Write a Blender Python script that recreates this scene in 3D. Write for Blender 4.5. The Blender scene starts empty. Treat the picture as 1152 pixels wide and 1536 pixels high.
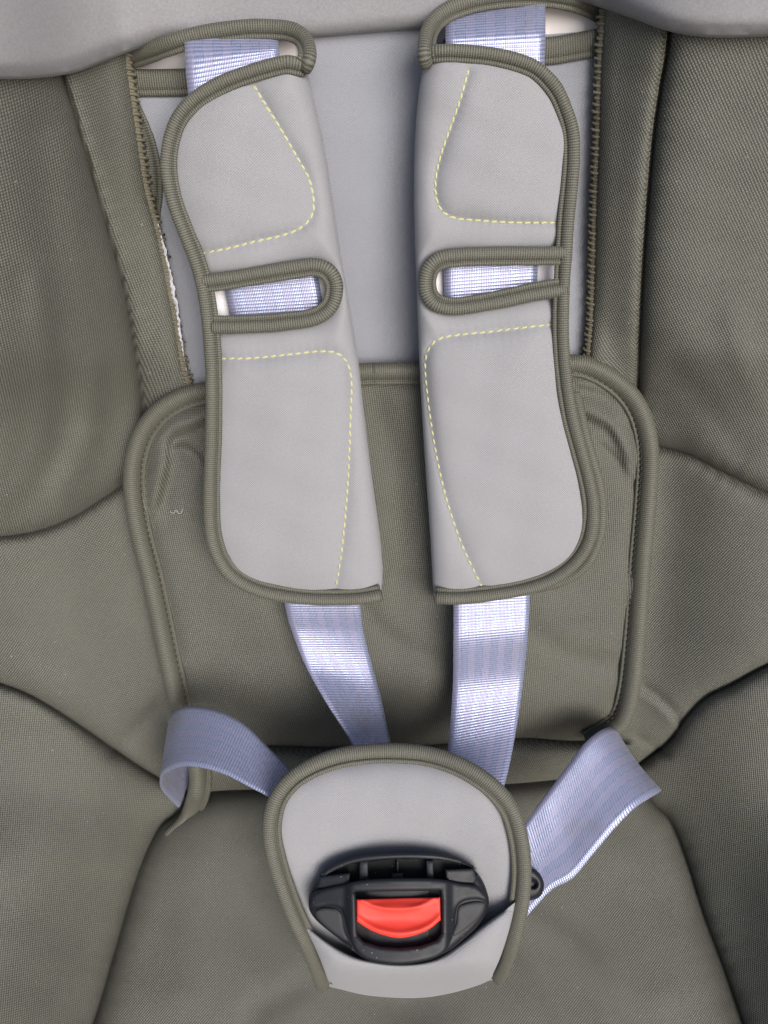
import bpy, math, random
import numpy as np
from mathutils import Vector, Matrix
from mathutils.geometry import delaunay_2d_cdt

random.seed(7)
rng = np.random.default_rng(7)
scene = bpy.context.scene
COL = scene.collection

# ------------------------------------------------------------------ camera
F = 1205.0                      # focal length in photograph pixels
CX, CY = 576.0, 768.0
TH = math.radians(36.0)         # tilt of the view away from straight down
CAM = np.array([0.0, 0.0, 0.80])
cam_d = bpy.data.cameras.new('camera')
cam = bpy.data.objects.new('camera', cam_d)
COL.objects.link(cam)
cam.location = CAM
cam.rotation_euler = (TH, 0, 0)
cam_d.sensor_fit = 'VERTICAL'
cam_d.angle = 2 * math.atan(768.0 / F)
cam_d.clip_start = 0.01
cam_d.clip_end = 100
scene.camera = cam

# ------------------------------------------------------------------ light
SUN_DIR = Vector((0.32, -0.70, 0.63)).normalized()
world = bpy.data.worlds.new('World')
scene.world = world
world.use_nodes = True
wn = world.node_tree
for n in list(wn.nodes):
    wn.nodes.remove(n)
wo = wn.nodes.new('ShaderNodeOutputWorld')
bg = wn.nodes.new('ShaderNodeBackground')
sky = wn.nodes.new('ShaderNodeTexSky')
sky.sky_type = 'NISHITA'
sky.sun_disc = False
sky.sun_elevation = math.asin(SUN_DIR.z)
sky.sun_rotation = math.atan2(SUN_DIR.x, SUN_DIR.y)
sky.dust_density = 4.0
bg.inputs['Strength'].default_value = 0.065
wn.links.new(sky.outputs[0], bg.inputs[0])
wn.links.new(bg.outputs[0], wo.inputs[0])
sun_d = bpy.data.lights.new('sun', 'SUN')
sun_d.energy = 1.5
sun_d.angle = math.radians(36)
sun_d.color = (1.0, 0.985, 0.965)
sun = bpy.data.objects.new('sun', sun_d)
COL.objects.link(sun)
sun.rotation_euler = SUN_DIR.to_track_quat('Z', 'Y').to_euler()
vs = scene.view_settings
vs.view_transform = 'Standard'
vs.look = 'None'
vs.gamma = 1.0
vs.use_curve_mapping = False
vs.exposure = 0.96

# ------------------------------------------------------------------ helpers
ct, st = math.cos(TH), math.sin(TH)


def P(px, py, d):
    """a point of the seat, from its bearing and its distance (metres)"""
    px, py, d = np.broadcast_arrays(np.asarray(px, float), np.asarray(py, float), np.asarray(d, float))
    x = (px - CX) / F * d
    y = -(py - CY) / F * d
    z = -d
    return np.stack([x, y * ct - z * st, y * st + z * ct], -1) + CAM


def cspline(pts, step=4.0, closed=False):
    """Catmull-Rom through points, resampled at even steps"""
    p = np.asarray(pts, float)
    if closed:
        q = np.vstack([p[-1], p, p[0], p[1]])
    else:
        q = np.vstack([2 * p[0] - p[1], p, 2 * p[-1] - p[-2]])
    out = []
    for i in range(1, len(q) - 2):
        p0, p1, p2, p3 = q[i - 1], q[i], q[i + 1], q[i + 2]
        t = np.linspace(0, 1, 16, endpoint=False)[:, None]
        out.append(0.5 * (2 * p1 + (p2 - p0) * t + (2 * p0 - 5 * p1 + 4 * p2 - p3) * t * t + (3 * p1 - p0 - 3 * p2 + p3) * t ** 3))
    out = np.vstack(out + [q[-2][None]])
    L = np.r_[0, np.cumsum(np.linalg.norm(np.diff(out[:, :2], axis=0), axis=1))]
    n = max(2, int(round(L[-1] / step)) + 1)
    s = np.linspace(0, L[-1], n)
    res = np.stack([np.interp(s, L, out[:, k]) for k in range(out.shape[1])], -1)
    return res[:-1] if closed else res


def curve1(xs, ys):
    xs, ys = np.asarray(xs, float), np.asarray(ys, float)
    m = np.gradient(ys, xs)

    def f(x):
        x = np.clip(np.asarray(x, float), xs[0], xs[-1])
        i = np.clip(np.searchsorted(xs, x) - 1, 0, len(xs) - 2)
        h = xs[i + 1] - xs[i]
        t = (x - xs[i]) / h
        return ((2 * t ** 3 - 3 * t * t + 1) * ys[i] + (t ** 3 - 2 * t * t + t) * h * m[i]
                + (-2 * t ** 3 + 3 * t * t) * ys[i + 1] + (t ** 3 - t * t) * h * m[i + 1])
    return f


def pdist(px, py, line, arc=False):
    """distance in pixels to a polyline"""
    px, py = np.asarray(px, float), np.asarray(py, float)
    sh = px.shape
    q = np.stack([px.ravel(), py.ravel()], -1)
    line = np.asarray(line, float)[:, :2]
    best = np.full(len(q), 1e9)
    ar = np.zeros(len(q))
    acc = 0.0
    for a, b in zip(line[:-1], line[1:]):
        ab = b - a
        l2 = max(ab @ ab, 1e-9)
        t = np.clip(((q - a) @ ab) / l2, 0, 1)
        d = np.hypot(q[:, 0] - a[0] - t * ab[0], q[:, 1] - a[1] - t * ab[1])
        m = d < best
        best[m] = d[m]
        if arc:
            ar[m] = acc + t[m] * math.sqrt(l2)
            acc += math.sqrt(l2)
    if arc:
        return best.reshape(sh), ar.reshape(sh)
    return best.reshape(sh)


def sdist(px, py, line):
    """signed distance to an open polyline (positive to the right of travel on screen)"""
    px, py = np.asarray(px, float), np.asarray(py, float)
    best = np.full(px.shape, 1e9)
    sg = np.zeros(px.shape)
    for a, b in zip(line[:-1], line[1:]):
        ab = b[:2] - a[:2]
        t = np.clip(((px - a[0]) * ab[0] + (py - a[1]) * ab[1]) / max(ab @ ab, 1e-9), 0, 1)
        d = np.hypot(px - a[0] - t * ab[0], py - a[1] - t * ab[1])
        m = d < best
        best = np.where(m, d, best)
        sg = np.where(m, np.sign(ab[0] * (py - a[1]) - ab[1] * (px - a[0])), sg)
    return best * sg


def tuck(px, py, line, a, w, lam):
    """one cloth fold lying over: crest on the left of travel, tucked under on the right"""
    s_ = sdist(px, py, line)
    e0 = np.hypot(px - line[0][0], py - line[0][1])
    e1 = np.hypot(px - line[-1][0], py - line[-1][1])
    fade = smooth01(e0 / 30.0) * smooth01(e1 / 30.0)
    return a * np.tanh(s_ / w) * np.exp(-(s_ / lam) ** 2) * fade


def inside(px, py, poly):
    c = np.zeros(np.shape(px), bool)
    x0, y0 = poly[-1]
    for x1, y1 in poly:
        if y0 != y1:
            m = ((y1 > py) != (y0 > py)) & (px < (x0 - x1) * (py - y1) / (y0 - y1) + x1)
            c ^= m
        x0, y0 = x1, y1
    return c


def smooth01(x):
    x = np.clip(x, 0, 1)
    return x * x * (3 - 2 * x)


def wob(px, py, s=1.0, k=0.0):
    """soft uneven cloth relief, -1..1"""
    a = px / s
    b = py / s
    return (np.sin(a * 0.031 + b * 0.017 + 1.3 + k) * np.sin(b * 0.027 - a * 0.011 + 0.4 + 2 * k)
            + 0.5 * np.sin(a * 0.063 - b * 0.041 + 2.1 * k) * np.sin(b * 0.058 + a * 0.023 + 0.9)) / 1.5


def rnd_edge(t, r, depth):
    """rounding: extra distance near an edge, t px from it"""
    u = 1 - np.clip(t / r, 0, 1)
    return depth * (1 - np.sqrt(np.maximum(0, 1 - u * u)))


# ------------------------------------------------------------------ objects
def empty(name, loc, label, cat, group=None):
    o = bpy.data.objects.new(name, None)
    COL.objects.link(o)
    o.location = loc
    o.empty_display_size = 0.02
    tag(o, label, cat, group)
    return o


def tag(o, label=None, cat=None, group=None, kind=None):
    if label: o['label'] = label
    if cat: o['category'] = cat
    if group: o['group'] = group
    if kind: o['kind'] = kind
    return o


def root_loc(o):
    # meshes below a thing are modelled in world coordinates; only the Empty carries an offset
    return o.location.copy() if o.type == 'EMPTY' else Vector((0, 0, 0))


def mesh_obj(name, verts, faces, mat, parent=None, uv=None, smooth=True, sharp=None):
    me = bpy.data.meshes.new(name)
    me.from_pydata([tuple(v) for v in verts], [], [tuple(int(i) for i in f) for f in faces])
    if uv is not None:
        lay = me.uv_layers.new(name='uv')
        li = np.empty(len(me.loops), np.int32)
        me.loops.foreach_get('vertex_index', li)
        lay.data.foreach_set('uv', np.asarray(uv, np.float32)[li].ravel())
    me.materials.append(mat)
    if smooth:
        me.polygons.foreach_set('use_smooth', [True] * len(me.polygons))
        if sharp:
            me.set_sharp_from_angle(angle=math.radians(sharp))
    me.update()
    o = bpy.data.objects.new(name, me)
    COL.objects.link(o)
    if parent is not None:
        o.parent = parent
        o.matrix_parent_inverse = Matrix.Translation(-root_loc(parent))
    return o


def plane_uv(pts, rot=0.0):
    c = pts.mean(0)
    u_, s_, vt = np.linalg.svd((pts - c)[:: max(1, len(pts) // 3000)], full_matrices=False)
    n = vt[2]
    x = np.array([1.0, 0, 0]) - n * n[0]
    x /= np.linalg.norm(x)
    y = np.cross(n, x)
    a, b = (pts - c) @ x, (pts - c) @ y
    r = math.radians(rot)
    return np.stack([a * math.cos(r) - b * math.sin(r), a * math.sin(r) + b * math.cos(r)], -1)


def panel(name, poly, dfun, mat, parent=None, step=7.0, holes=(), thick=0.0, rot=0.0, sharp=None, densify=True, rings=None):
    """sheet of cloth or moulded skin: outline, distance function, optional wall thickness"""
    loops = [np.asarray(poly, float)] + [np.asarray(h, float) for h in holes]
    pts, edges = [], []
    for lp in loops:
        q = []
        for a, b in zip(lp, np.roll(lp, -1, 0)):
            n = max(1, int(np.linalg.norm(b - a) / step)) if densify else 1
            for k in range(n):
                q.append(a + (b - a) * k / n)
        i0 = len(pts)
        pts += q
        edges += [(i0 + k, i0 + (k + 1) % len(q)) for k in range(len(q))]
    lo, hi = loops[0].min(0), loops[0].max(0)
    gx, gy = np.meshgrid(np.arange(lo[0] + step / 2, hi[0], step), np.arange(lo[1] + step / 2, hi[1], step * 0.87))
    gx = gx + (np.arange(gx.shape[0]) % 2)[:, None] * step / 2
    gx, gy = gx.ravel(), gy.ravel()
    m = inside(gx, gy, loops[0])
    for h in loops[1:]:
        m &= ~inside(gx, gy, h)
    gx, gy = gx[m], gy[m]
    ring = np.zeros((0, 2))
    if rings is None and densify and 5 <= step < 10:
        rings = (2.6, 6.0)
    if rings:
        B_ = np.array(pts)
        Tn = np.array([(B_[b] - B_[a]) / (np.linalg.norm(B_[b] - B_[a]) + 1e-9) for a, b in edges])
        Nn = np.stack([-Tn[:, 1], Tn[:, 0]], -1)
        A_ = np.array([(B_[a] + B_[b]) / 2 for a, b in edges])
        rr = []
        for off, src in [(o_, (A_, B_)[k_ % 2]) for k_, o_ in enumerate(rings)]:
            for sg in (-1, 1):
                q = src + Nn * off * sg
                k = inside(q[:, 0], q[:, 1], loops[0])
                for h in loops[1:]:
                    k &= ~inside(q[:, 0], q[:, 1], h)
                q = q[k]
                db = np.full(len(q), 1e9)
                for lp in loops:
                    db = np.minimum(db, pdist(q[:, 0], q[:, 1], np.vstack([lp, lp[:1]])))
                rr.append(q[db > off * .85])
        ring = np.vstack(rr)
    if len(gx):
        db = np.full(len(gx), 1e9)
        for lp in loops:
            db = np.minimum(db, pdist(gx, gy, np.vstack([lp, lp[:1]])))
        k = db > (rings[-1] + step * .5 if len(ring) else step * 0.45)
        gx, gy = np.r_[gx[k], ring[:, 0]], np.r_[gy[k], ring[:, 1]]
    allp = [Vector((p[0], -p[1])) for p in pts] + [Vector((x, -y)) for x, y in zip(gx, gy)]
    vo, _, fo, *_ = delaunay_2d_cdt(allp, edges, [], 0, 1e-5)
    v2 = np.array([(v.x, -v.y) for v in vo])
    tri = np.array([f for f in fo if len(f) == 3])
    cen = v2[tri].mean(1)
    keep = inside(cen[:, 0], cen[:, 1], loops[0])
    for h in loops[1:]:
        keep &= ~inside(cen[:, 0], cen[:, 1], h)
    tri = tri[keep]
    a, b, c = v2[tri[:, 0]], v2[tri[:, 1]], v2[tri[:, 2]]
    area = (b[:, 0] - a[:, 0]) * -(c[:, 1] - a[:, 1]) + (b[:, 1] - a[:, 1]) * (c[:, 0] - a[:, 0])
    tri = np.where((area < 0)[:, None], tri[:, ::-1], tri)
    used = np.unique(tri)
    mp = -np.ones(len(v2), int)
    mp[used] = np.arange(len(used))
    v2, tri = v2[used], mp[tri]
    d = dfun(v2[:, 0], v2[:, 1])
    V = P(v2[:, 0], v2[:, 1], d)
    uv = plane_uv(V, rot)
    faces = [tuple(t) for t in tri]
    if thick > 0:
        cnt = {}
        for t in faces:
            for i in range(3):
                e = (t[i], t[(i + 1) % 3])
                cnt[e] = 1
        be = [e for e in cnt if (e[1], e[0]) not in cnt]
        bi = sorted({i for e in be for i in e})
        mp2 = {i: len(V) + k for k, i in enumerate(bi)}
        W = P(v2[bi, 0], v2[bi, 1], d[bi] + thick)
        V = np.vstack([V, W])
        uv = np.vstack([uv, uv[bi] + thick])
        faces += [(e[1], e[0], mp2[e[0]], mp2[e[1]]) for e in be]
    return mesh_obj(name, V, faces, mat, parent, uv, sharp=sharp)


def frame3(C, view=None):
    T = np.gradient(C, axis=0)
    T /= np.linalg.norm(T, axis=1)[:, None]
    N = CAM - C if view is None else np.broadcast_to(view, C.shape).copy()
    N = N - (N * T).sum(1)[:, None] * T
    N /= np.linalg.norm(N, axis=1)[:, None]
    B = np.cross(N, T)
    return T, N, B


PROF = [(-.5, -.06), (-.495, .08), (-.44, .20), (-.33, .285), (-.17, .315), (.00, .30), (.13, .23), (.205, .12), (.235, .05),
        (.26, .13), (.31, .17), (.42, .155), (.49, .10), (.5, -.04), (.2, -.22), (-.2, -.28), (-.42, -.22)]


def sweep(name, C, width, prof, mat, parent=None, flip=1, wavy=0.0, closed_ends=True, view=None, kind=None):
    """bias-binding / piping: profile carried along a 3D line; width in metres (scalar or per point)"""
    T, N, B = frame3(C, view)
    w = np.broadcast_to(np.asarray(width, float), (len(C),)).copy()
    if wavy:
        ph = np.cumsum(rng.normal(0, .35, len(C)))
        w *= 1 + wavy * np.sin(ph)
    L = np.r_[0, np.cumsum(np.linalg.norm(np.diff(C, axis=0), axis=1))]
    n = len(prof)
    pr = np.array(prof)
    pl = np.r_[0, np.cumsum(np.linalg.norm(np.diff(pr, axis=0), axis=1))]
    V, uv = [], []
    for i in range(len(C)):
        for j, (b, h) in enumerate(prof):
            V.append(C[i] + B[i] * (b * flip * w[i]) + N[i] * (h * w[i]))
            uv.append((L[i], pl[j] * float(np.mean(w))))
    faces = []
    for i in range(len(C) - 1):
        for j in range(n):
            k = (j + 1) % n
            f = (i * n + j, i * n + k, (i + 1) * n + k, (i + 1) * n + j)
            faces.append(f if flip < 0 else f[::-1])
    if closed_ends:
        c0 = tuple(range(n)); c1 = tuple((len(C) - 1) * n + j for j in range(n))
        faces.append(c0[::-1] if flip < 0 else c0)
        faces.append(c1 if flip < 0 else c1[::-1])
    o = mesh_obj(name, V, faces, mat, parent, np.array(uv))
    if kind: o['kind'] = kind
    return o


def inset(path, w):
    """shift a 2D path sideways by w px"""
    p = np.asarray(path, float)
    t = np.gradient(p[:, :2], axis=0)
    t /= np.linalg.norm(t, axis=1)[:, None] + 1e-9
    n = np.stack([-t[:, 1], t[:, 0]], -1)
    q = p.copy()
    q[:, :2] += n * w
    return q


def circ(n, r=0.5):
    return [(r * math.cos(2 * math.pi * k / n), r * math.sin(2 * math.pi * k / n)) for k in range(n)]


# ------------------------------------------------------------------ materials
def mat_base(name):
    m = bpy.data.materials.new(name)
    m.use_nodes = True
    nt = m.node_tree
    b = nt.nodes['Principled BSDF']
    return m, nt, b


def mth(nt, op, a, b=None, c=None):
    n = nt.nodes.new('ShaderNodeMath')
    n.operation = op
    for i, v in enumerate((a, b, c)):
        if v is None: continue
        if isinstance(v, (int, float)):
            n.inputs[i].default_value = v
        else:
            nt.links.new(v, n.inputs[i])
    return n.outputs[0]


def mixc(nt, fac, a, b):
    n = nt.nodes.new('ShaderNodeMix')
    n.data_type = 'RGBA'
    for s, v in (('Factor', fac), ('A', a), ('B', b)):
        i = [k for k in n.inputs if k.name == s and (k.type == 'RGBA' or s == 'Factor')][0]
        if s == 'Factor': i = n.inputs[0]
        if isinstance(v, (int, float)): i.default_value = v
        elif isinstance(v, tuple): i.default_value = (*v, 1)
        else: nt.links.new(v, i)
    return n.outputs[2]


def uvsep(nt):
    u = nt.nodes.new('ShaderNodeUVMap'); u.uv_map = 'uv'
    s = nt.nodes.new('ShaderNodeSeparateXYZ')
    nt.links.new(u.outputs[0], s.inputs[0])
    return u.outputs[0], s.outputs[0], s.outputs[1]


def noise(nt, vec, scale, detail=2.0, rough=0.5):
    n = nt.nodes.new('ShaderNodeTexNoise')
    n.inputs['Scale'].default_value = scale
    n.inputs['Detail'].default_value = detail
    n.inputs['Roughness'].default_value = rough
    if vec is not None: nt.links.new(vec, n.inputs['Vector'])
    return n.outputs[0]


def objco(nt):
    n = nt.nodes.new('ShaderNodeTexCoord')
    return n.outputs['Object']


def bump(nt, h, dist, strength=1.0):
    n = nt.nodes.new('ShaderNodeBump')
    n.inputs['Distance'].default_value = dist
    n.inputs['Strength'].default_value = strength
    nt.links.new(h, n.inputs['Height'])
    return n.outputs[0]


def weave_mat(name, dark, light, pu, pv, depth, rough=0.75, sheen=0.25, mode='dots', sheen_tint=(1, 1, 1), mottling=0.05, spec=0.35, lint=0.0):
    m, nt, b = mat_base(name)
    vec, u, v = uvsep(nt)
    co = objco(nt)
    wig = noise(nt, vec, 500, 1)
    u2 = mth(nt, 'ADD', u, mth(nt, 'MULTIPLY', mth(nt, 'SUBTRACT', wig, .5), pu * .35))
    su = mth(nt, 'SINE', mth(nt, 'MULTIPLY', u2, 2 * math.pi / pu))
    sv = mth(nt, 'SINE', mth(nt, 'MULTIPLY', v, 2 * math.pi / pv))
    if mode == 'dots':
        h = mth(nt, 'MULTIPLY', mth(nt, 'MULTIPLY_ADD', su, .5, .5), mth(nt, 'MULTIPLY_ADD', sv, .42, .58))
        h = mth(nt, 'POWER', h, .6)
    elif mode == 'felt':
        h = noise(nt, co, 1100, 1)
    elif mode == 'knit':
        h = mth(nt, 'MULTIPLY_ADD', mth(nt, 'MULTIPLY', su, sv), .5, .5)
    else:   # ribs across the tape
        h = mth(nt, 'MULTIPLY', mth(nt, 'MULTIPLY_ADD', su, .5, .5), mth(nt, 'MULTIPLY_ADD', sv, .2, .8))
    n1 = noise(nt, co, 60, 4, .6)
    n2 = noise(nt, co, 1400, 2, .6)
    f = mth(nt, 'ADD', h, mth(nt, 'MULTIPLY', mth(nt, 'SUBTRACT', n2, .5), .7))
    f = mth(nt, 'ADD', f, mth(nt, 'MULTIPLY', mth(nt, 'SUBTRACT', n1, .5), mottling * 4))
    cl = nt.nodes.new('ShaderNodeClamp'); nt.links.new(f, cl.inputs[0])
    colr = mixc(nt, cl.outputs[0], dark, light)
    if lint:
        n3 = noise(nt, co, 900, 0)
        sp = mth(nt, 'GREATER_THAN', n3, lint)
        colr = mixc(nt, mth(nt, 'MULTIPLY', sp, .45), colr, (.6, .58, .55))
    nt.links.new(colr, b.inputs['Base Color'])
    hh = mth(nt, 'ADD', h, mth(nt, 'MULTIPLY', n2, .35))
    nt.links.new(bump(nt, hh, depth), b.inputs['Normal'])
    b.inputs['Roughness'].default_value = rough
    b.inputs['Sheen Weight'].default_value = sheen
    b.inputs['Sheen Roughness'].default_value = .45
    b.inputs['Sheen Tint'].default_value = (*sheen_tint, 1)
    b.inputs['Specular IOR Level'].default_value = spec
    return m


OLIVE = weave_mat('olive woven cloth', (.0475, .0475, .0390), (.178, .177, .147), .00100, .00100, .00022, .60, .06, 'dots', (1, .97, .88), lint=.885, spec=.4)
BIND = weave_mat('olive ribbed binding tape', (.050, .0488, .0385), (.168, .165, .131), .00095, .00085, .00011, .60, .06, 'ribs', (1, .97, .88), spec=.4)
NEO = weave_mat('grey neoprene knit', (.240, .240, .253), (.333, .333, .350), .00105, .00095, .00008, .85, .12, 'knit', mottling=.03, spec=.2)
NEO_SHADE = weave_mat('grey neoprene knit in bluish shade', (.225, .233, .262), (.312, .322, .356), .00105, .00095, .00008, .85, .10, 'knit', mottling=.03, spec=.2)  # same neoprene as the pads, with its bluish shade put into the colour

NEOH = weave_mat('grey neoprene knit of the headrest', (.205, .202, .208), (.285, .281, .289), .001, .001, .00005, .85, .12, 'felt', mottling=.03, spec=.2)


def strap_mat():
    m, nt, b = mat_base('lavender webbing')
    vec, u, v = uvsep(nt)
    co = objco(nt)
    # v runs 0..1 across the belt, u in metres along it; six woven bands alternate
    bandph = mth(nt, 'SINE', mth(nt, 'MULTIPLY', v, 2 * math.pi * 5))
    band = mth(nt, 'GREATER_THAN', bandph, 0.0)
    ph = mth(nt, 'MULTIPLY', v, .8)
    ribs = mth(nt, 'SINE', mth(nt, 'ADD', mth(nt, 'MULTIPLY', u, 2 * math.pi / .00135), ph))
    warp = mth(nt, 'SINE', mth(nt, 'MULTIPLY', v, 2 * math.pi * 55))
    h = mth(nt, 'ADD', mth(nt, 'MULTIPLY_ADD', ribs, .4, .5), mth(nt, 'MULTIPLY', warp, .15))
    n2 = noise(nt, co, 1200, 2)
    f = mth(nt, 'ADD', h, mth(nt, 'MULTIPLY', mth(nt, 'SUBTRACT', n2, .5), .5))
    cl = nt.nodes.new('ShaderNodeClamp'); nt.links.new(f, cl.inputs[0])
    c = mixc(nt, cl.outputs[0], (.185, .205, .325), (.37, .40, .565))
    n1 = noise(nt, co, 35, 2)
    bf = mth(nt, 'MULTIPLY', band, mth(nt, 'MULTIPLY_ADD', n1, .5, .10))
    c = mixc(nt, bf, c, (.32, .29, .42))
    line = mth(nt, 'LESS_THAN', mth(nt, 'ABSOLUTE', bandph), .16)
    dash = mth(nt, 'GREATER_THAN', mth(nt, 'SINE', mth(nt, 'ADD', mth(nt, 'MULTIPLY', u, 2 * math.pi / .0054), mth(nt, 'MULTIPLY', v, 40.0))), .1)
    c = mixc(nt, mth(nt, 'MULTIPLY', mth(nt, 'MULTIPLY', line, dash), .38), c, (.11, .12, .20))
    # soiling
    n3 = noise(nt, co, 45, 3)
    dirt = mth(nt, 'MULTIPLY', mth(nt, 'SMOOTH_MIN', mth(nt, 'MAXIMUM', mth(nt, 'SUBTRACT', n3, .60), 0.0), .2, .1), 2.2)
    c = mixc(nt, dirt, c, (.22, .20, .16))
    nt.links.new(c, b.inputs['Base Color'])
    nt.links.new(bump(nt, h, .00012), b.inputs['Normal'])
    rr = mth(nt, 'MULTIPLY_ADD', band, .10, .26)
    nt.links.new(rr, b.inputs['Roughness'])
    b.inputs['Anisotropic'].default_value = .5
    tn = nt.nodes.new('ShaderNodeTangent'); tn.direction_type = 'UV_MAP'; tn.uv_map = 'uv'
    nt.links.new(tn.outputs[0], b.inputs['Tangent'])
    b.inputs['Specular IOR Level'].default_value = .8
    b.inputs['Metallic'].default_value = .35
    b.inputs['Sheen Weight'].default_value = .1
    return m


STRAP = strap_mat()


def plain(name, col, rough=.5, spec=.5, var=.15, bscale=400, bdist=.00005, specks=0.0, sss=0.0):
    m, nt, b = mat_base(name)
    co = objco(nt)
    n1 = noise(nt, co, 90, 3)
    dk = tuple(c * (1 - var) for c in col)
    lt = tuple(min(1, c * (1 + var)) for c in col)
    c = mixc(nt, n1, dk, lt)
    if specks:
        n3 = noise(nt, co, 1500, 0)
        c = mixc(nt, mth(nt, 'GREATER_THAN', n3, specks), c, (.35, .34, .32))
    nt.links.new(c, b.inputs['Base Color'])
    nt.links.new(bump(nt, noise(nt, co, bscale, 2), bdist), b.inputs['Normal'])
    r = mth(nt, 'MULTIPLY_ADD', noise(nt, co, 150, 3), .2, rough - .1)
    nt.links.new(r, b.inputs['Roughness'])
    b.inputs['Specular IOR Level'].default_value = spec
    if sss:
        b.inputs['Subsurface Weight'].default_value = sss
        b.inputs['Subsurface Radius'].default_value = (.003, .001, .001)
    return m


BLACK = plain('black moulded plastic', (.010, .0115, .016), .50, .38, .2, 2500, .00004, .86)
BLACKTEX = plain('dark textured plastic', (.040, .040, .043), .6, .4, .2, 3000, .0001, .87)
PIT = plain('black cavity plastic', (.006, .006, .007), .6, .3, .2, 400, .00003, .85)
RED = plain('red moulded plastic', (.74, .050, .032), .50, .35, .04, 300, .00001, 0, .05)
WHITE = plain('white plastic shell', (.86, .81, .80), .5, .4, .04)
LINING = plain('white lining cloth', (.78, .76, .78), .8, .2, .06, 900, .0002)
YELLOW = plain('yellow thread', (.52, .52, .25), .6, .3, .15, 3000, .0001)
OTHREAD = plain('dark olive thread', (.050, .046, .034), .7, .2, .25, 3000, .0001)
EDGE = plain('olive overlock yarn', (.17, .155, .115), .85, .1, .35, 2000, .0004)
FRINGE = plain('white frayed fleece', (.60, .60, .64), .9, .1, .2, 1500, .0006)
LINT = plain('white lint', (.45, .43, .40), .9, .1, .05)

# ------------------------------------------------------------------ seat relief
Dc = curve1([-300, -100, 50, 400, 600, 900, 1050, 1115, 1185, 1300, 1536, 1800],
            [.285, .300, .315, .352, .375, .408, .428, .441, .447, .437, .409, .380])
xL = curve1([-300, 88, 300, 500, 600, 720, 900, 1060, 1170, 1240, 1350, 1536, 1800],
            [168, 190, 218, 228, 212, 192, 218, 255, 272, 250, 200, 146, 60])
xR = curve1([-300, 100, 530, 600, 690, 900, 1085, 1180, 1300, 1536, 1800],
            [915, 900, 918, 958, 985, 972, 955, 968, 1030, 1110, 1195])

OVL = [(184, -120), (187, 20), (190, 88), (197, 140), (205, 195), (218, 280), (236, 350), (252, 430), (265, 500), (274, 550), (284, 580), (300, 640)]
OVR = [(910, -120), (906, 20), (901, 100), (898, 200), (894, 300), (891, 400), (888, 480), (884, 530), (880, 600)]
OVLs, OVRs = cspline(OVL), cspline(OVR)
SLW = cspline([(78, -120), (86, 60), (95, 118), (110, 170), (130, 240), (150, 310), (170, 380), (186, 440), (198, 510), (207, 570), (213, 610), (225, 660)])
SRW = cspline([(1012, -120), (1004, 50), (992, 130), (982, 200), (973, 300), (966, 400), (961, 500), (958, 570), (950, 640)])
SLM = cspline([(-420, 800), (-120, 812), (0, 805), (60, 795), (110, 775), (150, 750), (185, 727), (225, 700)])
SRM = cspline([(945, 655), (985, 668), (1030, 680), (1080, 705), (1120, 725), (1152, 738), (1260, 765), (1580, 775)])
SLL = cspline([(-420, 965), (-100, 995), (0, 1025), (40, 1040), (80, 1062), (130, 1095), (180, 1130), (235, 1165), (290, 1192)])
SRL = cspline([(940, 1160), (970, 1138), (1005, 1110), (1030, 1075), (1060, 1045), (1100, 1025), (1152, 997), (1260, 950), (1580, 905)])
SLP = cspline([(290, 1192), (262, 1222), (240, 1240), (215, 1290), (195, 1350), (175, 1420), (155, 1490), (140, 1536), (100, 1640), (50, 1760)])
SRP = cspline([(940, 1160), (975, 1200), (1005, 1230), (1030, 1290), (1055, 1370), (1085, 1450), (1115, 1536), (1150, 1640), (1190, 1760)])
SEAMS = [(SLW, .0065, 13), (SRW, .0045, 10), (SLM, .0075, 13), (SRM, .0075, 12), (SLL, .0080, 12), (SRL, .0085, 13), (SLP, .0110, 13), (SRP, .0110, 13)]
# (line, metres away from the viewer, softness px): folds in the cloth
FOLDS = [
    ([(60, 200), (84, 400), (96, 520), (96, 610), (78, 690), (30, 755), (-60, 800)], .0022, 30),
    ([(58, 420), (66, 560), (64, 640), (48, 705), (0, 760)], -.0008, 22),
    ([(30, 420), (42, 540), (44, 630), (22, 705), (-40, 750)], .0009, 20),
    ([(140, 560), (130, 660), (90, 735)], -.0025, 24),
    ([(1010, 560), (1060, 610), (1110, 680)], .0018, 26),
    ([(1100, 480), (1120, 560), (1160, 640)], -.0016, 24),
    ([(965, 1030), (990, 1048), (1020, 1078)], .0030, 6), ([(962, 1042), (988, 1062), (1016, 1092)], -.0016, 6),
    ([(955, 1105), (985, 1122), (1000, 1130)], .0025, 6),
    ([(-40, 800), (10, 900), (50, 1010)], -.0070, 80),
    ([(700, 1360), (800, 1440), (860, 1560)], .0020, 22), ([(760, 1360), (870, 1430), (930, 1560)], -.0018, 22),
    ([(330, 1230), (300, 1330), (280, 1480)], -.0030, 45), ([(900, 1260), (960, 1360), (1000, 1480)], -.0030, 45),
    ([(450, 1480), (380, 1520), (350, 1600)], .0016, 22),
    ([(240, 1060), (200, 1100), (170, 1125)], .0022, 12),
]
FOLDS = [(cspline(a, 8), b, c) for a, b, c in FOLDS]


WY = [-300, 100, 500, 680, 800, 950, 1100, 1250, 1500, 1800]
AL = curve1(WY, [.052, .060, .062, .050, .024, .018, .032, .050, .055, .055])
TL = curve1(WY, [150, 160, 165, 150, 95, 85, 110, 130, 135, 135])
AR = curve1(WY, [.020, .020, .019, .021, .024, .030, .040, .050, .054, .054])
TR = curve1(WY, [85, 85, 85, 90, 95, 110, 130, 135, 135, 135])


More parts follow.
